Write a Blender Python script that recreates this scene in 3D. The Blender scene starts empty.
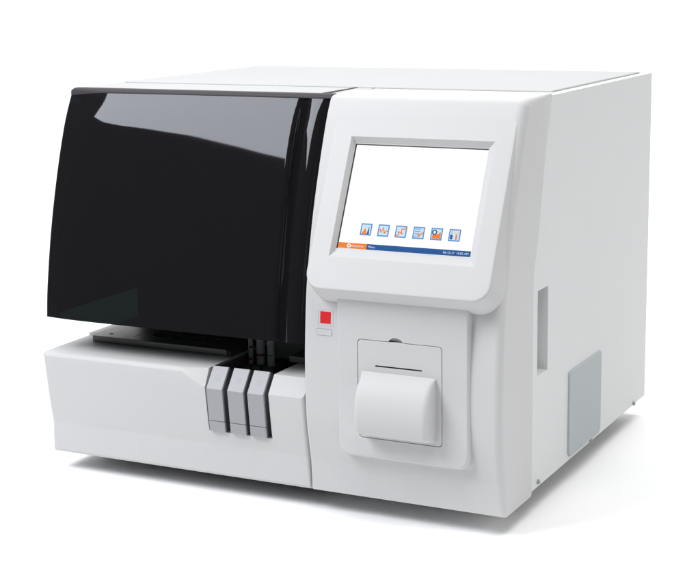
import bpy, bmesh, math
from mathutils import Vector, Matrix

scene = bpy.context.scene
COL = scene.collection

# ------------------------------------------------------------------ camera
cam_data = bpy.data.cameras.new('camera')
cam = bpy.data.objects.new('camera', cam_data)
COL.objects.link(cam)
cam_data.sensor_width = 36.0
cam_data.lens = 80.56
cam_data.clip_start = 0.05
cam_data.clip_end = 200.0
_rx, _ry, _rz = math.radians(78.693), math.radians(0.7835), math.radians(26.588)
cam.matrix_world = (Matrix.Translation((1.1762, -1.5093, 0.5795)) @ Matrix.Rotation(_rz, 4, 'Z')
                    @ Matrix.Rotation(_ry, 4, 'Y') @ Matrix.Rotation(_rx, 4, 'X'))
scene.camera = cam

# ------------------------------------------------------------------ studio light
world = bpy.data.worlds.new('World')
scene.world = world
world.use_nodes = True
bg = world.node_tree.nodes['Background']
bg.inputs['Color'].default_value = (0.93, 0.96, 1.0, 1)
bg.inputs['Strength'].default_value = 0.09


def area(name, loc, target, sx, sy, power, colour=(1, 1, 1), roll=0.0, spread=180):
    d = bpy.data.lights.new(name, 'AREA')
    d.shape = 'RECTANGLE'
    d.size, d.size_y = sx, sy
    d.energy = power
    d.color = colour
    d.spread = math.radians(spread)
    o = bpy.data.objects.new(name, d)
    COL.objects.link(o)
    q = (Vector(target) - Vector(loc)).to_track_quat('-Z', 'Y')
    o.matrix_world = Matrix.Translation(loc) @ q.to_matrix().to_4x4() @ Matrix.Rotation(roll, 4, 'Z')
    return o


area('overhead_softbox', (1.00, -0.50, 2.1), (0.55, 0.0, 0.1), 1.2, 0.8, 23, (1.0, 0.995, 0.985))
area('side_fill', (2.6, 0.30, 1.0), (0.6, 0.30, 0.2), 1.6, 1.0, 12, (1.0, 0.995, 0.985))  # added fill for the right-hand faces, fitted to their tone
area('front_softbox', (-0.530, -1.000, 1.568), (-0.006, -0.345, 1.024), 1.0, 0.92, 38, (0.95, 0.965, 1.0), math.radians(-8))
area('backdrop_light', (-0.6, 1.3, 2.6), (-0.9, 2.9, 0.1), 6.0, 0.7, 115)

scene.view_settings.view_transform = 'Standard'
scene.view_settings.look = 'None'
scene.view_settings.exposure = 0.0
scene.view_settings.gamma = 1.0
scene.view_settings.use_curve_mapping = False
scene.cycles.max_bounces = 12
scene.cycles.transparent_max_bounces = 16


# ------------------------------------------------------------------ materials
def setin(b, **kw):
    for k, v in kw.items():
        b.inputs[k.replace('_', ' ')].default_value = v


def plastic(name, col, rough=0.5, spec=0.4, grain=0.0, grain_scale=900.0, mottle=0.015):
    """Moulded plastic / painted metal: base colour, faint mottling, fine bump grain."""
    m = bpy.data.materials.new(name)
    m.use_nodes = True
    nt = m.node_tree
    b = nt.nodes['Principled BSDF']
    setin(b, Base_Color=(*col, 1), Roughness=rough)
    b.inputs['Specular IOR Level'].default_value = spec
    tc = nt.nodes.new('ShaderNodeTexCoord')
    n1 = nt.nodes.new('ShaderNodeTexNoise')
    n1.inputs['Scale'].default_value = 14.0
    n1.inputs['Detail'].default_value = 5.0
    nt.links.new(tc.outputs['Object'], n1.inputs['Vector'])
    ramp = nt.nodes.new('ShaderNodeMix')
    ramp.data_type = 'RGBA'
    ramp.inputs[6].default_value = (*[c * (1 - mottle) for c in col], 1)
    ramp.inputs[7].default_value = (*[min(1, c * (1 + mottle)) for c in col], 1)
    nt.links.new(n1.outputs['Fac'], ramp.inputs[0])
    nt.links.new(ramp.outputs[2], b.inputs['Base Color'])
    if grain:
        n2 = nt.nodes.new('ShaderNodeTexNoise')
        n2.inputs['Scale'].default_value = grain_scale
        n2.inputs['Detail'].default_value = 2.0
        nt.links.new(tc.outputs['Object'], n2.inputs['Vector'])
        bp = nt.nodes.new('ShaderNodeBump')
        bp.inputs['Strength'].default_value = grain
        bp.inputs['Distance'].default_value = 0.0004
        nt.links.new(n2.outputs['Fac'], bp.inputs['Height'])
        nt.links.new(bp.outputs['Normal'], b.inputs['Normal'])
    return m


def emissive(name, col, strength=1.0):
    m = bpy.data.materials.new(name)
    m.use_nodes = True
    b = m.node_tree.nodes['Principled BSDF']
    setin(b, Base_Color=(0.02, 0.02, 0.02, 1), Roughness=0.35, Emission_Strength=strength)
    b.inputs['Emission Color'].default_value = (*col, 1)
    b.inputs['Specular IOR Level'].default_value = 0.0
    return m


def srgb(r, g, b):
    f = lambda c: (c / 255 / 12.92) if c / 255 <= 0.04045 else ((c / 255 + 0.055) / 1.055) ** 2.4
    return (f(r), f(g), f(b))


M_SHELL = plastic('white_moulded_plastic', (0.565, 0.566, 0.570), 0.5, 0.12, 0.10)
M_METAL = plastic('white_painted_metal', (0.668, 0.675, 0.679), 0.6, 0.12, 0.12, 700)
M_TOP = plastic('matte_white_top_darkened', (0.50, 0.503, 0.505), 0.75, 0.05, 0.10)  # shell white, darkened for the top faces to offset overexposure there
M_FLOOR = plastic('backdrop_paper', (0.95, 0.95, 0.95), 0.85, 0.1, 0.0, mottle=0.004)
M_GREY = plastic('light_grey_plastic', (0.325, 0.33, 0.352), 0.42, 0.4, 0.08)
M_GRILLE = plastic('blue_grey_plate', (0.405, 0.438, 0.455), 0.6, 0.3, 0.10)
M_DARK = plastic('dark_grey_plastic', (0.09, 0.09, 0.092), 0.5, 0.3, 0.05)
M_SIDE = plastic('drawer_side_grey', (0.12, 0.12, 0.135), 0.5, 0.3, 0.05)
M_BLACK = plastic('black_gap', (0.012, 0.012, 0.013), 0.6, 0.2)
M_DECK = plastic('brushed_deck_metal', (0.27, 0.265, 0.26), 0.42, 0.5, 0.05)
M_DECK.node_tree.nodes['Principled BSDF'].inputs['Metallic'].default_value = 0.85
M_TEAL = plastic('teal_board', (0.02, 0.10, 0.085), 0.5, 0.3)
M_RED = plastic('red_button', srgb(214, 30, 40), 0.4, 0.4)
M_FOOT = plastic('rubber_foot', (0.02, 0.02, 0.02), 0.7, 0.2)
M_RIM = plastic('dark_rim', (0.050, 0.046, 0.050), 0.55, 0.25)
M_STEEL = plastic('screw_steel', (0.30, 0.30, 0.31), 0.35, 0.6)
M_TUBE = plastic('tube_label_paper', (0.42, 0.44, 0.44), 0.6, 0.2)
M_INK = plastic('tube_label_red_ink', (0.24, 0.03, 0.03), 0.6, 0.2)
M_SURR = plastic('screen_surround_black', (0.02, 0.02, 0.022), 0.5, 0.2)

M_SCREEN = emissive('screen_white', (1.0, 1.0, 1.0), 1.0)
M_ORANGE = emissive('screen_orange', srgb(240, 128, 44))
M_ORANGE_PALE = emissive('screen_pale_orange', srgb(255, 190, 130))
M_BLUE = emissive('screen_blue', srgb(22, 84, 150))
M_FRAME = emissive('screen_icon_blue', srgb(84, 142, 205))
M_ICON = emissive('screen_icon_pale_blue', srgb(200, 230, 248))
M_NAVY = emissive('screen_navy', srgb(52, 78, 150))
M_SLATE = emissive('screen_slate', srgb(150, 165, 205))
M_LETTER = emissive('screen_lettering', srgb(235, 240, 250))


def tinted_cover():
    """Glossy smoked acrylic: lets a little dark light through, mirrors at the surface."""
    m = bpy.data.materials.new('smoked_acrylic')
    m.use_nodes = True
    nt = m.node_tree
    nt.nodes.clear()
    out = nt.nodes.new('ShaderNodeOutputMaterial')
    tr = nt.nodes.new('ShaderNodeBsdfTransparent')
    tr.inputs['Color'].default_value = (0.09, 0.165, 0.15, 1)
    df = nt.nodes.new('ShaderNodeBsdfDiffuse')
    df.inputs['Color'].default_value = (0.0150, 0.0135, 0.0155, 1)
    mx = nt.nodes.new('ShaderNodeMixShader')
    mx.inputs[0].default_value = 0.55
    gl = nt.nodes.new('ShaderNodeBsdfGlossy')
    gl.inputs['Roughness'].default_value = 0.038
    gl.inputs['Color'].default_value = (0.92, 0.93, 1.0, 1)
    fr = nt.nodes.new('ShaderNodeFresnel')
    fr.inputs['IOR'].default_value = 1.37
    m2 = nt.nodes.new('ShaderNodeMixShader')
    tc = nt.nodes.new('ShaderNodeTexCoord')
    nz = nt.nodes.new('ShaderNodeTexNoise')
    nz.inputs['Scale'].default_value = 9.0
    bp = nt.nodes.new('ShaderNodeBump')
    bp.inputs['Strength'].default_value = 0.04
    bp.inputs['Distance'].default_value = 0.002
    nt.links.new(tc.outputs['Object'], nz.inputs['Vector'])
    nt.links.new(nz.outputs['Fac'], bp.inputs['Height'])
    nt.links.new(bp.outputs['Normal'], gl.inputs['Normal'])
    nt.links.new(tr.outputs[0], mx.inputs[1])
    nt.links.new(df.outputs[0], mx.inputs[2])
    nt.links.new(fr.outputs[0], m2.inputs[0])
    nt.links.new(mx.outputs[0], m2.inputs[1])
    nt.links.new(gl.outputs[0], m2.inputs[2])
    nt.links.new(m2.outputs[0], out.inputs['Surface'])
    return m


M_COVER = tinted_cover()


# ------------------------------------------------------------------ mesh helpers
def link_mesh(name, bm, mat, parent=None, sharp=32):
    me = bpy.data.meshes.new(name)
    bmesh.ops.recalc_face_normals(bm, faces=bm.faces)
    bm.to_mesh(me)
    bm.free()
    me.materials.append(mat)
    me.polygons.foreach_set('use_smooth', [True] * len(me.polygons))
    me.set_sharp_from_angle(angle=math.radians(sharp))
    o = bpy.data.objects.new(name, me)
    COL.objects.link(o)
    if len(me.polygons) > 1:
        wn = o.modifiers.new('weighted_normals', 'WEIGHTED_NORMAL')
        wn.keep_sharp = True
    if parent:
        o.parent = parent
    return o


def fillet_prism(bm, outline, x0, x1, seg=6):
    """Solid from a closed side outline [(y, z, r_low_x, r_high_x)...] swept along x, its two
    ends rounded over by the radius each outline point carries."""
    n = len(outline)
    P = [Vector((a[0], a[1])) for a in outline]
    ar = sum(P[i].x * P[(i + 1) % n].y - P[(i + 1) % n].x * P[i].y for i in range(n))
    sgn = 1 if ar > 0 else -1
    N = []
    for i in range(n):
        def en(a, b):
            d = (b - a)
            d = d.normalized() if d.length > 1e-9 else Vector((0, 0))
            return Vector((-d.y, d.x)) * sgn            # points inside
        m = en(P[i - 1], P[i]) + en(P[i], P[(i + 1) % n])
        N.append(m.normalized() if m.length > 1e-6 else Vector((0, 0)))
    loops = []
    for side in (0, 1):
        ks = range(seg, -1, -1) if side == 0 else range(seg + 1)
        for k in ks:
            t = math.pi / 2 * k / seg
            ring = []
            for i in range(n):
                r = outline[i][2 + side]
                q = P[i] + N[i] * (r * (1 - math.cos(t)))
                x = (x0 + r - r * math.sin(t)) if side == 0 else (x1 - r + r * math.sin(t))
                ring.append(bm.verts.new((x, q.x, q.y)))
            loops.append(ring)
    for a, b in zip(loops, loops[1:]):
        for i in range(n):
            j = (i + 1) % n
            bm.faces.new((a[i], a[j], b[j], b[i]))
    bm.faces.new(loops[0])
    bm.faces.new(loops[-1])
    bmesh.ops.remove_doubles(bm, verts=bm.verts, dist=1e-6)
    bmesh.ops.dissolve_degenerate(bm, edges=bm.edges, dist=1e-7)
    return bm


def prism(outline, x0, x1, rl=0.0, rr=0.0, seg=4):
    bm = bmesh.new()
    fillet_prism(bm, [(y, z, rl, rr) for y, z in outline], x0, x1, seg)
    return bm


def box(x0, x1, y0, y1, z0, z1, bev=0.0, seg=3, bm=None):
    bm = bm or bmesh.new()
    r = bmesh.ops.create_cube(bm, size=1.0)
    for v in r['verts']:
        v.co = Vector((x0 + (v.co.x + .5) * (x1 - x0), y0 + (v.co.y + .5) * (y1 - y0), z0 + (v.co.z + .5) * (z1 - z0)))
    if bev:
        es = list({e for v in r['verts'] for e in v.link_edges})
        bmesh.ops.bevel(bm, geom=es, offset=bev, segments=seg, profile=0.5, affect='EDGES')
    return bm


def cyl(bm, c, axis, r0, r1, h, seg=24):
    """Tapered cylinder starting at c along axis."""
    q = Vector(axis).to_track_quat('Z', 'Y').to_matrix().to_4x4()
    m = Matrix.Translation(Vector(c) + Vector(axis).normalized() * h / 2) @ q
    bmesh.ops.create_cone(bm, cap_ends=True, segments=seg, radius1=r0, radius2=r1, depth=h, matrix=m)
    return bm


def rrect(x0, x1, s0, s1, r, n=6):
    """Rounded rectangle, r = radius or (bl, br, tr, tl)."""
    if not isinstance(r, (tuple, list)):
        r = (r,) * 4
    pts = []
    for (cx, cy, a0, rr) in ((x0 + r[0], s0 + r[0], 180, r[0]), (x1 - r[1], s0 + r[1], 270, r[1]),
                             (x1 - r[2], s1 - r[2], 0, r[2]), (x0 + r[3], s1 - r[3], 90, r[3])):
        for k in range(n + 1):
            a = math.radians(a0 + 90 * k / n)
            pts.append((cx + rr * math.cos(a), cy + rr * math.sin(a)))
    return pts


def loft(bm, frame, loops, cap_first=False, cap_last=False):
    """loops: [(points, offset)] with equal point counts; frame(x, s, off) -> 3D."""
    rings = [[bm.verts.new(frame(x, s, off)) for x, s in pts] for pts, off in loops]
    n = len(rings[0])
    for a, b in zip(rings, rings[1:]):
        for i in range(n):
            j = (i + 1) % n
            bm.faces.new((a[i], a[j], b[j], b[i]))
    if cap_first:
        bm.faces.new(rings[0])
    if cap_last:
        bm.faces.new(rings[-1])
    return bm


def cut(obj, cutter_bm, op='DIFFERENCE', sharp=32):
    """Exact boolean, baked into the mesh."""
    me = bpy.data.meshes.new('cutter')
    bmesh.ops.recalc_face_normals(cutter_bm, faces=cutter_bm.faces)
    cutter_bm.to_mesh(me)
    cutter_bm.free()
    co = bpy.data.objects.new('cutter', me)
    COL.objects.link(co)
    obj.modifiers.clear()
    md = obj.modifiers.new('b', 'BOOLEAN')
    md.operation = op
    md.solver = 'EXACT'
    md.object = co
    bpy.context.view_layer.update()
    dg = bpy.context.evaluated_depsgraph_get()
    new = bpy.data.meshes.new_from_object(obj.evaluated_get(dg))
    obj.modifiers.clear()
    old = obj.data
    new.name = old.name
    obj.data = new
    bpy.data.objects.remove(co)
    bpy.data.meshes.remove(me)
    bpy.data.meshes.remove(old)
    new.polygons.foreach_set('use_smooth', [True] * len(new.polygons))
    new.set_sharp_from_angle(angle=math.radians(sharp))
    wn = obj.modifiers.new('weighted_normals', 'WEIGHTED_NORMAL')
    wn.keep_sharp = True
    return obj


def spline(ctrl, n):
    """y as a smooth (monotone-ish cubic) function of z through ctrl [(z, y)...]."""
    zs = [c[0] for c in ctrl]
    ys = [c[1] for c in ctrl]
    m = []
    for i in range(len(zs)):
        if i == 0:
            m.append((ys[1] - ys[0]) / (zs[1] - zs[0]))
        elif i == len(zs) - 1:
            m.append((ys[-1] - ys[-2]) / (zs[-1] - zs[-2]))
        else:
            m.append((ys[i + 1] - ys[i - 1]) / (zs[i + 1] - zs[i - 1]))
    out = []
    for k in range(n + 1):
        z = zs[0] + (zs[-1] - zs[0]) * k / n
        i = max(0, min(len(zs) - 2, sum(1 for q in zs[1:-1] if q <= z)))
        h = zs[i + 1] - zs[i]
        t = (z - zs[i]) / h
        y = ((2 * t ** 3 - 3 * t * t + 1) * ys[i] + (t ** 3 - 2 * t * t + t) * h * m[i]
             + (-2 * t ** 3 + 3 * t * t) * ys[i + 1] + (t ** 3 - t * t) * h * m[i + 1])
        out.append((y, z))
    return out


def evalz(pts, z):
    for (y0, z0), (y1, z1) in zip(pts, pts[1:]):
        if z0 <= z <= z1:
            return y0 + (y1 - y0) * (z - z0) / (z1 - z0)
    return pts[0][0] if z < pts[0][1] else pts[-1][0]


def tag(o, label=None, cat=None, group=None, kind=None):
    if label:
        o['label'] = label
    if cat:
        o['category'] = cat
    if group:
        o['group'] = group
    if kind:
        o['kind'] = kind
    return o


# ------------------------------------------------------------------ the setting
FLOOR_Z = -0.023
bm = bmesh.new()
prof = [(-0.85, FLOOR_Z), (1.6, FLOOR_Z)]
for k in range(1, 17):
    a = math.pi / 2 * k / 16
    prof.append((1.6 + 1.2 * math.sin(a), FLOOR_Z + 1.2 * (1 - math.cos(a))))
prof.append((2.8, 3.0))
rows = [[bm.verts.new((x, y, z)) for x in (-3.4, -1.5, 0, 0.9, 1.8)] for y, z in prof]
for a, b in zip(rows, rows[1:]):
    for i in range(4):
        bm.faces.new((a[i], a[i + 1], b[i + 1], b[i]))
floor = link_mesh('floor', bm, M_FLOOR, sharp=60)
tag(floor, 'seamless white studio floor sweeping up behind the analyzer', 'floor', kind='structure')

# ------------------------------------------------------------------ the analyzer
W, D, H = 0.600, 0.530, 0.4455
root = bpy.data.objects.new('laboratory_analyzer', None)
COL.objects.link(root)
root.location = (0, 0, 0)
tag(root, 'white benchtop laboratory analyzer with smoked black cover and tilted touch screen', 'lab analyzer')

# the tower front and its seam with the sheet-metal side
TOWER = (spline([(0.002, -0.0045), (0.020, -0.0055), (0.0385, -0.0070)], 4)
         + spline([(0.0405, -0.0075), (0.065, -0.0122), (0.0865, -0.0155), (0.120, -0.0172), (0.160, -0.0167), (0.190, -0.0147),
                   (0.2346, -0.0102), (0.278, -0.0015), (0.3214, 0.0098), (0.3697, 0.0258), (0.4127, 0.0422), (0.430, 0.0500)], 44))
SEAM = [(0.0797, 0.0023), (0.0797, 0.230), (0.0800, 0.244), (0.0830, 0.262), (0.0929, 0.2895), (0.1028, 0.3323),
        (0.1113, 0.3698), (0.1332, 0.4440)]
top_roll = []
yc, zc, rr = 0.0645, 0.4345, 0.0105
for k in range(7):
    a = math.radians(155 - 65 * k / 6)
    top_roll.append((yc + rr * math.cos(a), zc + rr * math.sin(a)))
out = []
for y, z in TOWER:
    r = 0.0085 + 0.004 * max(0, min(1, (z - 0.2) / 0.2))
    r *= min(1, 0.25 + z / 0.012 * 0.75)
    out.append((y, z, 0.0028, r))
for i, (y, z) in enumerate(top_roll):
    out.append((y, z, 0.0028, 0.0105))
out += [(0.085, 0.4456, 0.0015, 0.006), (0.110, 0.4461, 0.0010, 0.004), (0.1332, 0.4464, 0, 0.0015)]
out += [(y, z, 0, 0) for y, z in reversed(SEAM)]
out += [(0.0785, 0.0000, 0, 0), (0.004, 0.0000, 0, 0), (0.0005, 0.0003, 0.001, 0.002)]
bm = bmesh.new()
fillet_prism(bm, out, 0.3655, W, seg=6)
front = link_mesh('front_panel', bm, M_SHELL, root, sharp=26)

# sheet-metal housing: right-hand block follows the seam, left-hand part is hollow under the cover
G = 0.0017
outl = [(y + G, z) for y, z in SEAM[1:]] + [(D, 0.4440), (D, 0.0040), (0.0797 + G, 0.0040)]
bm = prism(outl, 0.3663, W - 0.0006, 0, 0.0006, 2)
housing = link_mesh('housing', bm, M_METAL, root)
cut(housing, box(W - 0.030, W + 0.02, 0.0955, 0.1300, 0.1345, 0.2318))
bm = box(0.0, 0.3656, 0.205, D, 0.0040, 0.4440, 0.0006, 1)
link_mesh('housing', bm, M_METAL, root)
bm = box(0.0005, 0.3640, 0.0749, 0.2045, 0.4380, 0.4444, 0.0015, 2)
link_mesh('top_plate', bm, M_TOP, root)
bm = box(0.008, 0.5868, 0.172, 0.517, 0.4435, 0.4462, 0.0016, 3)
link_mesh('top_lid', bm, M_TOP, root)
# dark seam filler between tower and side sheet
bm = prism([(y + G, z) for y, z in SEAM[:-1]] + [(y + 0.004, z) for y, z in reversed(SEAM[:-1])], W - 0.02, W - 0.0030)
link_mesh('panel_seam', bm, M_BLACK, root)

# ventilation plate, screws, feet
bm = bmesh.new()
fr = lambda s, z, off: Vector((W + off, s, z))
L0 = rrect(0.2035, 0.3247, 0.0085, 0.1135, (0.009, 0.009, 0.003, 0.003))
L1 = rrect(0.2042, 0.3240, 0.0092, 0.1128, (0.0085, 0.0085, 0.0025, 0.0025))
loft(bm, fr, [(L0, -0.001), (L0, 0.0013), (L1, 0.0020)], True, True)
link_mesh('side_plate', bm, M_GRILLE, root)
for y, z in ((0.1005, 0.0105), (0.2900, 0.0075), (0.4755, 0.0065)):
    bm = bmesh.new()
    cyl(bm, (W - 0.002, y, z), (1, 0, 0), 0.0030, 0.0026, 0.0042, 16)
    s = link_mesh('screw', bm, M_STEEL, root)
    cut(s, box(W + 0.0015, W + 0.004, y - 0.0030, y + 0.0030, z - 0.0005, z + 0.0005))
for x, y in ((0.06, 0.11), (0.52, 0.12), (0.05, 0.48), (0.55, 0.46)):
    bm = bmesh.new()
    cyl(bm, (x, y, FLOOR_Z), (0, 0, 1), 0.016, 0.018, 0.0275, 24)
    link_mesh('rubber_foot', bm, M_FOOT, root)
bm = box(0.03, 0.57, 0.03, 0.50, 0.0005, 0.006)  # black sheet added to deepen the shadow beneath the machine
link_mesh('underside_shade', bm, M_BLACK, root)

# ---- sample base module on the left
MOD = [(-0.0010, 0.0015), (-0.0022, 0.004), (-0.0042, 0.038), (-0.0047, 0.0402), (-0.0094, 0.0666), (-0.0148, 0.109), (-0.0163, 0.1240)]
out = [(y, z, 0.0075 if z > .01 else 0.003, 0.0045 if z > .01 else 0.002) for y, z in MOD]
for k in range(1, 6):
    a = math.radians(180 - 90 * k / 5)
    out.append((-0.0098 + 0.0066 * math.cos(a), 0.1240 + 0.0066 * math.sin(a), 0.0045, 0.0030))
out += [(0.10, 0.1306, 0.002, 0.001), (0.2045, 0.1306, 0.001, 0), (0.2045, 0.004, 0, 0), (0.004, 0.0, 0, 0), (0.0006, 0.0003, 0.0015, 0.001)]
bm = bmesh.new()
fillet_prism(bm, out, 0.0, 0.3628, seg=6)
base = link_mesh('sample_base', bm, M_SHELL, root)
# sloping facet round the drawers
bm = bmesh.new()
yA, zA, yB, zB = -0.0165, 0.1085, 0.0005, 0.1312
dz = (zB - zA) / (yB - yA)
def fz(y): return zA + dz * (y - yA)
y0, y1 = -0.045, 0.012
pts = []
for y in (y0, y1):
    z = fz(y)
    xl = 0.2275 - (z - 0.1085) / 0.0250 * 0.036 + (y + 0.0165) * 3.0      # slanting left end
    xt = 0.2275 - (0.1700 - 0.1085) / 0.0250 * 0.036 + (y + 0.0165) * 3.0
    pts.append([bm.verts.new(c) for c in ((xl, y, z), (0.3700, y, z), (0.3700, y, 0.1700), (xt, y, 0.1700))])
a, b = pts
for i in range(4):
    j = (i + 1) % 4
    bm.faces.new((a[i], a[j], b[j], b[i]))
bm.faces.new(a)
bm.faces.new(b[::-1])
cut(base, bm, sharp=18)
# well for the drawers
cut(base, box(0.2325, 0.3172, -0.06, 0.150, 0.0560, 0.20), sharp=18)
bm = box(0.2331, 0.3166, 0.0065, 0.149, 0.0562, 0.1080)
link_mesh('rack_tray', bm, M_BLACK, root)
for xw, zt in ((0.2327, 0.1290), (0.3162, 0.1265)):  # dark sheets put the shade onto the white well walls
    link_mesh('well_shade', prism([(-0.0040, 0.0562), (-0.0040, 0.1150), (0.0080, 0.1275), (0.149, zt), (0.149, 0.0562)], xw, xw + 0.0008), M_SIDE, root)

# drawers
def drawer(x0, x1, dimple):
    F = [(0.0008, 0.1325), (-0.0168, 0.1095), (-0.0112, 0.0572)]
    def off(d):
        return [(y + d, z - d * 0.3) for y, z in F[:1]] + [(F[1][0] + d, F[1][1])] + [(F[2][0] + d, F[2][1] + 0.0005)]
    body = off(0.0030) + [(0.006, 0.0577), (0.006, 0.112), (0.010, 0.128)]
    d = link_mesh('sample_drawer', prism(body, x0 + 0.0009, x1 - 0.0009, 0.0003, 0.0003, 2), M_SIDE, root)
    t = (0.0700 - 0.0572) / (0.1095 - 0.0572)
    yl = F[2][0] + (F[1][0] - F[2][0]) * t
    yl2 = F[2][0] + (F[1][0] - F[2][0]) * (t + 0.012)
    up = [F[0], F[1], (yl2, 0.0704), (yl2 + 0.0034, 0.0704), (-0.0130, 0.1088), (0.0035, 0.1305)]
    p = link_mesh('drawer_front', prism(up, x0, x1, 0.0008, 0.0008, 3), M_GREY, d, sharp=31)
    if dimple:
        sb = bmesh.new()
        n = Vector((0, -0.0230, 0.0176)).normalized()
        c = Vector(((x0 + x1) / 2, -0.0080, 0.1210)) + n * (0.0215 - 0.0006)
        bmesh.ops.create_uvsphere(sb, u_segments=40, v_segments=24, radius=0.0215, matrix=Matrix.Translation(c))
        cut(p, sb, sharp=30)
    lo = [(yl, 0.0697), F[2], (F[2][0] + 0.0034, 0.0572), (yl + 0.0034, 0.0697)]
    link_mesh('drawer_foot', prism(lo, x0, x1, 0.0008, 0.0008, 3), M_GREY, d)
    return d

for x0, x1 in ((0.2354, 0.2566), (0.2636, 0.2848), (0.2902, 0.3114)):
    drawer(x0, x1, True)

# ---- deck on top of the base
bm = box(0.0275, 0.2225, 0.0520, 0.204, 0.1309, 0.1385, 0.0008, 2)
deck = link_mesh('reagent_deck', bm, M_DECK, root)
for x in (0.105, 0.133, 0.161, 0.189):
    bm = bmesh.new()
    cyl(bm, (x, 0.090, 0.1300), (0, 0, 1), 0.0105, 0.0105, 0.02, 32)
    cut(deck, bm)
bm = bmesh.new()
cyl(bm, (0.045, 0.0685, 0.1330), (0, 0, 1), 0.0030, 0.0030, 0.02, 20)
cut(deck, bm)
cut(deck, box(0.0800, 0.0812, 0.066, 0.082, 0.1372, 0.15))
bm = bmesh.new()
for x in (0.105, 0.133, 0.161, 0.189):
    cyl(bm, (x, 0.090, 0.1310), (0, 0, 1), 0.0104, 0.0104, 0.0035, 32)
link_mesh('deck_well', bm, M_BLACK, root)
bm = box(0.2226, 0.2288, 0.052, 0.204, 0.1000, 0.1375)
link_mesh('deck_side', bm, M_DARK, root)
bm = box(0.0030, 0.0800, 0.0780, 0.2044, 0.1304, 0.1346, 0.0010, 2)
link_mesh('back_ledge', bm, M_SHELL, root)
bm = box(0.3060, 0.3625, 0.0560, 0.204, 0.1309, 0.1385, 0.0008, 2)
link_mesh('reagent_deck', bm, M_DECK, root)

# inner chassis behind the cover
bm = box(0.0012, 0.3635, 0.192, 0.2044, 0.1350, 0.4370)
link_mesh('inner_chassis', bm, M_BLACK, root)
bm = box(0.010, 0.110, 0.150, 0.156, 0.215, 0.260)
link_mesh('circuit_board', bm, M_TEAL, root)

# ---- smoked cover
COV = spline([(0.1715, -0.0085), (0.195, -0.0062), (0.2163, -0.0030), (0.264, 0.0058), (0.311, 0.0170), (0.359, 0.0308),
              (0.400, 0.0448), (0.420, 0.0534), (0.4395, 0.0634)], 42)
COV += [(0.0640, 0.4406)]
# plan section of the cover front: (x, offset behind the front line)
PLAN = []
def bow(x): return 0.0085 * max(0.0, 1 - (x + 0.003) / 0.078) ** 2.2
for k in range(0, 6):
    a = math.pi / 2 * k / 5
    x = -0.0030 + 0.0035 * (1 - math.cos(a))
    PLAN.append((x, bow(x) + 0.0035 * (1 - math.sin(a))))
PLAN += [(x, bow(x)) for x in (0.005, 0.009, 0.014, 0.020, 0.027, 0.034, 0.041, 0.048, 0.055, 0.063, 0.073)]
PLAN += [(0.09, -0.0003), (0.17, -0.0006), (0.25, -0.0004), (0.318, 0.0)]
for k in range(1, 5):
    a = math.pi / 2 * k / 4
    PLAN.append((0.318 + 0.0075 * math.sin(a), 0.0055 * (1 - math.cos(a))))
PLAN += [(0.3300, 0.0090), (0.3325, 0.0090), (0.3338, 0.0052), (0.3360, 0.0022), (0.3400, 0.0004), (0.3470, 0.0), (0.3530, 0.0012),
         (0.3560, 0.0028), (0.3575, 0.0048), (0.3640, 0.0055)]
nrm = []
for i in range(len(COV)):
    a, b = Vector(COV[max(0, i - 1)]), Vector(COV[min(len(COV) - 1, i + 1)])
    d = (b - a).normalized()
    nrm.append(Vector((d.y, -d.x)))
bm = bmesh.new()
T = 0.0035
outer, inner = [], []
for i, (y, z) in enumerate(COV):
    ro, ri = [], []
    f = 1.0 if z < 0.425 else max(0.15, 1.0 - (z - 0.425) / 0.020)
    for x, o in PLAN:
        o = o * (f if x > 0.30 else 1.0)
        p = Vector((y, z)) + nrm[i] * o
        ro.append(bm.verts.new((x, p.x, p.y)))
        q = Vector((y, z)) + nrm[i] * (o + T)
        ri.append(bm.verts.new((min(0.3640, max(x, T)), q.x, q.y)))
    outer.append(ro)
    inner.append(ri)
nx = len(PLAN)
for grid in (outer, inner):
    for a, b in zip(grid, grid[1:]):
        for j in range(nx - 1):
            bm.faces.new((a[j], a[j + 1], b[j + 1], b[j]))
for j in range(nx - 1):
    bm.faces.new((outer[0][j], outer[0][j + 1], inner[0][j + 1], inner[0][j]))
    bm.faces.new((outer[-1][j], outer[-1][j + 1], inner[-1][j + 1], inner[-1][j]))
for a, b, c, d in zip(outer, outer[1:], inner, inner[1:]):
    bm.faces.new((a[0], b[0], d[0], c[0]))
    bm.faces.new((a[-1], b[-1], d[-1], c[-1]))
cover = link_mesh('smoked_cover', bm, M_COVER, root, sharp=50)
# left cheek of the cover
side = [(y + 0.0125, z) for y, z in COV[:-3]] + [(0.195, 0.4300), (0.195, 0.1715)]
link_mesh('cover_cheek', prism(side, -0.0024, 0.0010, 0.0004, 0.0004, 2), M_COVER, cover)
rim = [(0.0632, 0.4402), (0.0632, 0.4412), (0.0637, 0.4430), (0.0650, 0.4444), (0.0675, 0.4452), (0.0747, 0.4454), (0.0747, 0.4395), (0.0690, 0.4395)]
bm = bmesh.new()
rings = []
for x, o in [p for p in PLAN if p[0] < 0.319] + [(0.3642, 0.0)]:
    drop = 0.0030 * max(0.0, 1 - (x + 0.003) / 0.010) ** 2
    rings.append([bm.verts.new((x, y + (o * 0.92 if y < 0.0685 else o * 0.5) if y < 0.074 else max(y, 0.0672 + o), z - (drop if z > 0.4415 else 0) - (o * 0.62 if z < 0.4405 and y < 0.066 else 0))) for y, z in rim])
for a, b in zip(rings, rings[1:]):
    for i in range(len(rim)):
        j = (i + 1) % len(rim)
        bm.faces.new((a[i], a[j], b[j], b[i]))
bm.faces.new(rings[0])
bm.faces.new(rings[-1])
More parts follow.
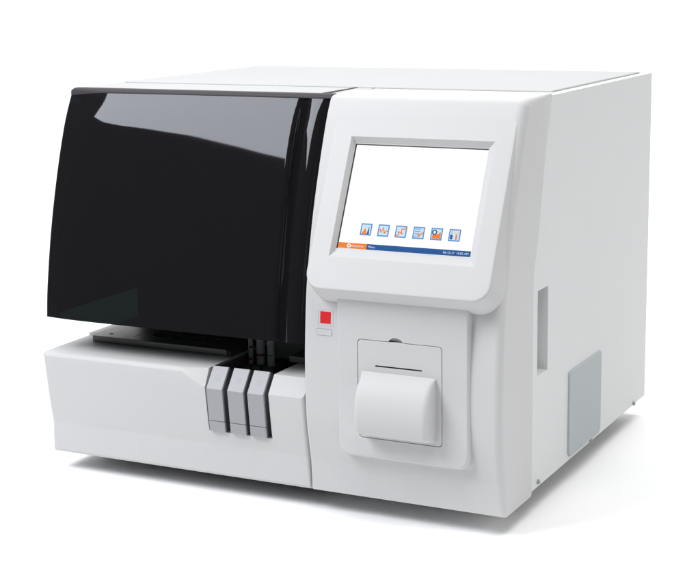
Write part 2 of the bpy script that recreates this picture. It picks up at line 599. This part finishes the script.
link_mesh('cover_rim', bm, M_RIM, cover)
# dark lip of the cover where it meets the top, and a black strip for the shade in the tapering gap beside the tower
bm = bmesh.new()
N = 14
g0, g1 = [], []
for k in range(N + 1):
    t = k / N
    y = 0.080 + 0.122 * t
    xc = 0.3475 - 0.0070 * t ** 0.8
    w = 0.0040 * (1 - t) ** 1.6 + 0.0012
    g0.append(bm.verts.new((xc - w, y, 0.4450)))
    g1.append(bm.verts.new((xc + w, y, 0.4450)))
for k in range(N):
    bm.faces.new((g0[k], g1[k], g1[k + 1], g0[k + 1]))
r = bmesh.ops.extrude_face_region(bm, geom=list(bm.faces))
for v in r['geom']:
    if isinstance(v, bmesh.types.BMVert):
        v.co.z -= 0.003
link_mesh('cover_gap_shade', bm, M_BLACK, root)

# ---- tilted display
B0 = Vector((0, -0.0300, 0.2610))
SD = Vector((0, 0.42882, 0.90339))
ND = Vector((0, -0.90339, 0.42882))
def tilt(x, s, off): return Vector((x, 0, 0)) + B0 + SD * s + ND * off
X0, X1, S0, S1 = 0.3770, 0.5935, -0.0195, 0.1805
R = (0.020, 0.020, 0.004, 0.004)
def grow(g): return rrect(X0 - g, X1 + g, S0 - g, S1, tuple(max(0.0008, q + g) for q in R))
op = lambda g: rrect(0.4020 + g, 0.5710 - g, 0.0185 + g, 0.1555 - g, 0.0006)
pit = (0.4052, 0.5632, 0.0292, 0.1496)
bm = bmesh.new()
loft(bm, tilt, [(grow(0.0062), -0.045), (grow(0.0052), -0.026), (grow(0.0005), -0.0040), (grow(-0.0003), -0.0020), (grow(-0.0014), -0.0006),
                (grow(-0.0030), 0.0), (op(-0.0006), 0.0), (op(0.0002), -0.0008),
                (rrect(pit[0] - .0012, pit[1] + .0012, pit[2] - .0030, pit[3] + .0012, 0.0006), -0.0058), (rrect(*pit, 0.0006), -0.0062), (rrect(*pit, 0.0006), -0.0070)], True, False)
bezel = link_mesh('display_bezel', bm, M_SHELL, root, sharp=28)
cut(front, loft(bmesh.new(), tilt, [(rrect(0.4005, 0.5725, 0.0170, 0.1570, 0.0006), 0.03), (rrect(0.4005, 0.5725, 0.0170, 0.1570, 0.0006), -0.03)], True, True), sharp=26)
bm = bmesh.new()
inn = (pit[0] + .0002, pit[1] - .0002, pit[2] + .0002, pit[3] - .0002)
loft(bm, tilt, [(rrect(*pit, 0.0005), -0.0066), (rrect(*inn, 0.0005), -0.0066), (rrect(*inn, 0.0005), -0.0098)], False, True)
link_mesh('screen_surround', bm, M_SURR, bezel)

def flat(pts, off, bm, th=0.0):
    bm.faces.new([bm.verts.new(tilt(x, s, off)) for x, s in pts])
    return bm
def rect(x0, x1, s0, s1): return [(x0, s0), (x1, s0), (x1, s1), (x0, s1)]
SO = -0.0094
bm = flat(rect(inn[0] + .0001, inn[1] - .0001, inn[2] + .0001, inn[3] - .0001), SO, bmesh.new())
screen = link_mesh('touch_screen', bm, M_SCREEN, bezel)
sx0, sx1, sy0 = inn[0] + .0003, inn[1] - .0003, inn[2] + .0012
def draw(name, mat, shapes, lvl):
    bm = bmesh.new()
    for s in shapes:
        flat(s, SO + 0.00012 * lvl, bm)
    return link_mesh(name, bm, mat, bezel)
BT = sy0 + 0.0064
draw('status_bar', M_BLUE, [rect(0.4400, sx1 - .0012, sy0, BT)], 1)
draw('logo_panel', M_ORANGE, [rect(sx0, 0.4400, sy0, BT)], 1)
def disc(cx, cy, r, n=18, k=1.0): return [(cx + r * math.cos(2 * math.pi * i / n), cy + k * r * math.sin(2 * math.pi * i / n)) for i in range(n)]
def ringq(cx, cy, r0, r1, n=18, a0=0, a1=360):
    o = []
    for i in range(n):
        t0, t1 = (math.radians(a0 + (a1 - a0) * q / n) for q in (i, i + 1))
        o.append([(cx + r0 * math.cos(t0), cy + r0 * math.sin(t0)), (cx + r1 * math.cos(t0), cy + r1 * math.sin(t0)),
                  (cx + r1 * math.cos(t1), cy + r1 * math.sin(t1)), (cx + r0 * math.cos(t1), cy + r0 * math.sin(t1))])
    return o
def stroke(p, q, w):
    p, q = Vector(p), Vector(q)
    d = (q - p).normalized() * w / 2
    n = Vector((-d.y, d.x))
    return [tuple(p - n - d), tuple(q - n + d), tuple(q + n + d), tuple(p + n - d)]
lx, ly = 0.4185, (sy0 + BT) / 2
draw('logo_emblem', M_LETTER, ringq(lx, ly, 0.0013, 0.0023) + [stroke((lx - .0008, ly - .0012), (lx - .0002, ly + .0008), .0005)]
     + [stroke((lx + .0018, ly - .0010), (lx + .0032, ly), .0007), stroke((lx + .0018, ly + .0010), (lx + .0032, ly), .0007)], 2)

def lettering(name, text, x, s, size, mat, lvl=2, stretch=1.0):
    c = bpy.data.curves.new(name, 'FONT')
    c.body = text
    c.size = size
    c.space_character = 1.05
    tmp = bpy.data.objects.new(name, c)
    COL.objects.link(tmp)
    bpy.context.view_layer.update()
    me = bpy.data.meshes.new_from_object(tmp.evaluated_get(bpy.context.evaluated_depsgraph_get()))
    bpy.data.objects.remove(tmp)
    bpy.data.curves.remove(c)
    for v in me.vertices:
        v.co = tilt(x + v.co.x * stretch, s + v.co.y, SO + 0.00012 * lvl)
    me.materials.clear()
    me.materials.append(mat)
    me.name = name
    o = bpy.data.objects.new(name, me)
    COL.objects.link(o)
    o.parent = bezel
    return o
lettering('lettering', 'Medicorex', 0.4222, ly - 0.0010, 0.0032, M_LETTER, 2, 0.98)
lettering('lettering', 'Menu', 0.4418, ly - 0.0011, 0.0036, M_LETTER, 2, 1.0)
lettering('lettering', '06-12-17  10:02 AM', 0.5300, ly - 0.0011, 0.0034, M_LETTER, 2, 1.0)

# icons
def icon(i):
    x0 = 0.4290 + i * 0.02082
    x1, s0, s1 = x0 + 0.0134, 0.0464, 0.0600
    draw('icon_frame', M_FRAME, [rect(x0, x1, s0, s1)], 1)
    draw('icon_field', M_ICON, [rect(x0 + .0014, x1 - .0014, s0 + .0014, s1 - .0014)], 2)
    u = lambda a, b: (x0 + .0014 + a * .0106, s0 + .0014 + b * .0108)
    if i == 0:
        draw('icon_motif', M_ORANGE, [[u(0, 0), u(.62, 0), u(.55, .30), u(.46, .55), u(.34, .55), u(.20, .30)]], 3)
        draw('icon_motif', M_ORANGE_PALE, [[u(.34, .55), u(.46, .55), u(.44, .95), u(.36, .95)]], 3)
        draw('icon_motif', M_NAVY, [[u(.62, 0), u(.90, 0), u(.86, .5), u(.80, .90), u(.74, .5)]], 3)
    elif i == 1:
        P = [(.02, .45), (.16, .62), (.24, .30), (.36, .48), (.46, .80), (.58, .42), (.70, .28), (.84, .50), (.97, .42)]
        draw('icon_motif', M_ORANGE, [stroke(u(*a), u(*b), .0010) for a, b in zip(P, P[1:])] + [disc(*u(.66, .30), .0013)], 3)
    elif i == 2:
        P = [(-.10, -.08), (.30, .18), (.22, .48), (.66, .30), (.56, .42), (.56, .80), (.85, .78), (1.08, 1.05)]
        draw('icon_motif', M_ORANGE, [stroke(u(*a), u(*b), .0012) for a, b in zip(P, P[1:])], 3)
    elif i == 3:
        draw('icon_motif', M_SLATE, [rect(*[q for pr in zip(u(.06, b), u(.70, b + .10)) for q in pr]) for b in (.08, .34, .58, .82)], 3)
        draw('icon_motif', M_ORANGE, [stroke(u(.46, .32), u(.58, .20), .0014), stroke(u(.58, .20), u(1.0, .55), .0014)], 4)
    elif i == 4:
        draw('icon_motif', M_ORANGE, [[u(.06, .02), u(.98, .02), u(.98, .58), u(.88, .74), u(.70, .52), u(.06, .40)]], 3)
        draw('icon_motif', M_NAVY, ringq(*u(.28, .66), .0015, .0030), 4)
        draw('icon_motif', M_SCREEN, [disc(*u(.28, .66), .0015)], 4)
    else:
        draw('icon_motif', M_NAVY, [rect(*[q for pr in zip(u(.04, .06), u(.32, .52)) for q in pr])], 3)
        draw('icon_motif', M_SLATE, [rect(*[q for pr in zip(u(.15, .56), u(.24, .95)) for q in pr])], 3)
        draw('icon_motif', M_ORANGE, [rect(*[q for pr in zip(u(.62, .02), u(.80, .60)) for q in pr])], 3)
        draw('icon_motif', M_ORANGE_PALE, ringq(*u(.71, .76), .0011, .0021, 12, 120, 420), 3)
for i in range(6):
    icon(i)

# ---- printer: raised panel with a door in it
up = lambda x, z, off: Vector((x, -0.0208 - off, z))
bm = bmesh.new()
PX0, PX1, PZ0, PZ1 = 0.4095, 0.5645, 0.0545, 0.2480
prr = lambda g: rrect(PX0 + g, PX1 - g, PZ0 + g, PZ1, (0.013, 0.013, 0.0005, 0.0005))
hole = rrect(0.4338, 0.5347, 0.0766, 0.1880, (0.0065, 0.0045, 0.0045, 0.0045))
loft(bm, up, [(prr(-0.0016), -0.030), (prr(-0.0010), -0.0035), (prr(0.0002), -0.0012), (prr(0.0016), 0.0), (hole, 0.0), (hole, -0.0040)], True, True)
panel = link_mesh('printer_panel', bm, M_SHELL, root, sharp=28)
# finger notch above the door
bm = bmesh.new()
cyl(bm, (0.4800, -0.035, 0.1825), (0, 1, 0), 0.0102, 0.0102, 0.0185, 32)
cut(panel, bm, sharp=28)
dl = rrect(0.4345, 0.5340, 0.0773, 0.1873, (0.0060, 0.0040, 0.0040, 0.0040))
dl2 = rrect(0.4349, 0.5336, 0.0777, 0.1869, (0.0056, 0.0036, 0.0036, 0.0036))
bm = loft(bmesh.new(), up, [(dl, -0.0036), (dl, -0.0004), (dl2, 0.0001)], True, True)
door = link_mesh('printer_door', bm, M_SHELL, root)
cut(door, box(0.4555, 0.5110, -0.03, -0.0180, 0.1584, 0.1602))
link_mesh('paper_slot', box(0.4550, 0.5115, -0.0198, -0.0176, 0.1575, 0.1611), M_BLACK, door)
# dark gap round the door
bm = loft(bmesh.new(), up, [(rrect(0.4339, 0.5346, 0.0767, 0.1879, 0.0044), -0.0032), (dl, -0.0032)])
link_mesh('door_gap', bm, plastic('gap_brown', (0.12, 0.10, 0.095), 0.7, 0.1), door)
# bulging paper cover
yb = -0.0207
arc = []
def bez(P, n):
    for k in range(n + 1):
        t = k / n
        c = ((1 - t) ** 3, 3 * t * (1 - t) ** 2, 3 * t * t * (1 - t), t ** 3)
        yield (sum(c[i] * P[i][0] for i in range(4)), sum(c[i] * P[i][1] for i in range(4)))
arc = list(bez([(yb, 0.0815), (yb - 0.012, 0.0830), (yb - 0.0190, 0.0850), (yb - 0.0215, 0.0885)], 6))
arc += list(bez([(yb - 0.0215, 0.0885), (yb - 0.0310, 0.1080), (yb - 0.0270, 0.1420), (yb, 0.1525)], 18))[1:]
out = [(y, z, min(0.0065, 0.0005 + (yb - y) * 0.6), min(0.0065, 0.0005 + (yb - y) * 0.6)) for y, z in arc]
out += [(yb + 0.002, 0.1525, 0, 0), (yb + 0.002, 0.0815, 0, 0)]
bm = bmesh.new()
fillet_prism(bm, out, 0.4395, 0.5275, seg=6)
link_mesh('paper_cover', bm, M_SHELL, door, sharp=40)

# ---- power button and blank badge
yF = evalz(TOWER, 0.206)
slope = (evalz(TOWER, 0.2147) - evalz(TOWER, 0.1974)) / 0.0173
bt = lambda x, z, off: Vector((x, yF + slope * (z - 0.206) - off, z))
q = lambda g: rrect(0.3823 + g, 0.4006 - g, 0.1974 + g, 0.2147 - g, 0.0006)
bm = loft(bmesh.new(), bt, [(q(-0.0004), -0.004), (q(-0.0004), 0.0001), (q(0.0), 0.0004), (q(0.0006), 0.0002), (q(0.0007), -0.0030)], False, True)
btn = link_mesh('power_button', bm, M_SHELL, root)
q2 = lambda g: rrect(0.3845 + g, 0.3986 - g, 0.1990 + g, 0.2132 - g, 0.0008)
bm = loft(bmesh.new(), bt, [(q2(0.0), -0.0032), (q2(0.0), -0.0004), (q2(0.0006), 0.0002)], False, True)
link_mesh('red_key', bm, M_RED, btn)
y2 = evalz(TOWER, 0.1897)
b2 = lambda x, z, off: Vector((x, y2 + (z - 0.1897) * 0.075 - off, z))
q3 = lambda g: rrect(0.3815 + g, 0.3998 - g, 0.1862 + g, 0.1931 - g, 0.0012)
bm = loft(bmesh.new(), b2, [(q3(0.0), -0.003), (q3(0.0), 0.0002), (q3(0.0004), 0.0005)], False, True)
badge = link_mesh('blank_badge', bm, M_SHELL, root)
bm = loft(bmesh.new(), b2, [(q3(-0.0005), -0.003), (q3(-0.0005), 0.0001), (q3(0.0002), 0.0001)], False, False)
link_mesh('badge_rim', bm, M_GREY, badge)

# ------------------------------------------------------------------ sample tubes standing in the tray
def tube(x, y, z, r, h, label, bands):
    e = bpy.data.objects.new('sample_tube', None)
    COL.objects.link(e)
    e.location = (x, y, z)
    tag(e, label, 'test tube', 'sample tubes standing behind the drawers')
    bm = bmesh.new()
    prof = [(0.0, 0.0), (r * .6, 0.0008), (r * .92, 0.003), (r, 0.007), (r, h), (r * .8, h), (r * .8, h - .002)]
    n = 20
    rings = [[bm.verts.new((rr * math.cos(2 * math.pi * k / n), rr * math.sin(2 * math.pi * k / n), zz)) for k in range(n)] for rr, zz in prof[1:]]
    for a, b in zip(rings, rings[1:]):
        for k in range(n):
            bm.faces.new((a[k], a[(k + 1) % n], b[(k + 1) % n], b[k]))
    bm.faces.new(rings[0])
    bm.faces.new(rings[-1])
    link_mesh('tube_body', bm, M_TUBE, e)
    for z0, z1, a0, a1 in bands:
        bm = bmesh.new()
        m = 8
        A = [math.radians(a0 + (a1 - a0) * k / m) for k in range(m + 1)]
        lo = [bm.verts.new(((r + .0002) * math.cos(a), (r + .0002) * math.sin(a), z0)) for a in A]
        hi = [bm.verts.new(((r + .0002) * math.cos(a), (r + .0002) * math.sin(a), z1)) for a in A]
        for k in range(m):
            bm.faces.new((lo[k], lo[k + 1], hi[k + 1], hi[k]))
        link_mesh('red_mark', bm, M_INK, e)
    bm = bmesh.new()
    cyl(bm, (0, 0, h - 0.001), (0, 0, 1), r * 1.12, r * 1.05, 0.014, 20)
    link_mesh('stopper', bm, M_DARK, e)
    return e

tube(0.2428, 0.075, 0.1085, 0.0030, 0.070, 'thin white sample tube with two red marks, nearest the grey deck', [(0.0150, 0.0180, 250, 330), (0.0300, 0.0325, 270, 345)])
tube(0.2550, 0.078, 0.1085, 0.0052, 0.070, 'widest sample tube with a red ring, between the other two tubes', [(0.0205, 0.0235, 200, 350)])
tube(0.2712, 0.074, 0.1085, 0.0044, 0.070, 'pale sample tube with one thin red line, nearest the white tower', [(0.0235, 0.0243, 230, 330)])
for xa, xb in ((0.2370, 0.2480), (0.2490, 0.2615), (0.2645, 0.2790)):
    link_mesh('tube_rack', box(xa, xb, 0.064, 0.100, 0.1078, 0.1190, 0.0006, 1), M_DARK, root)
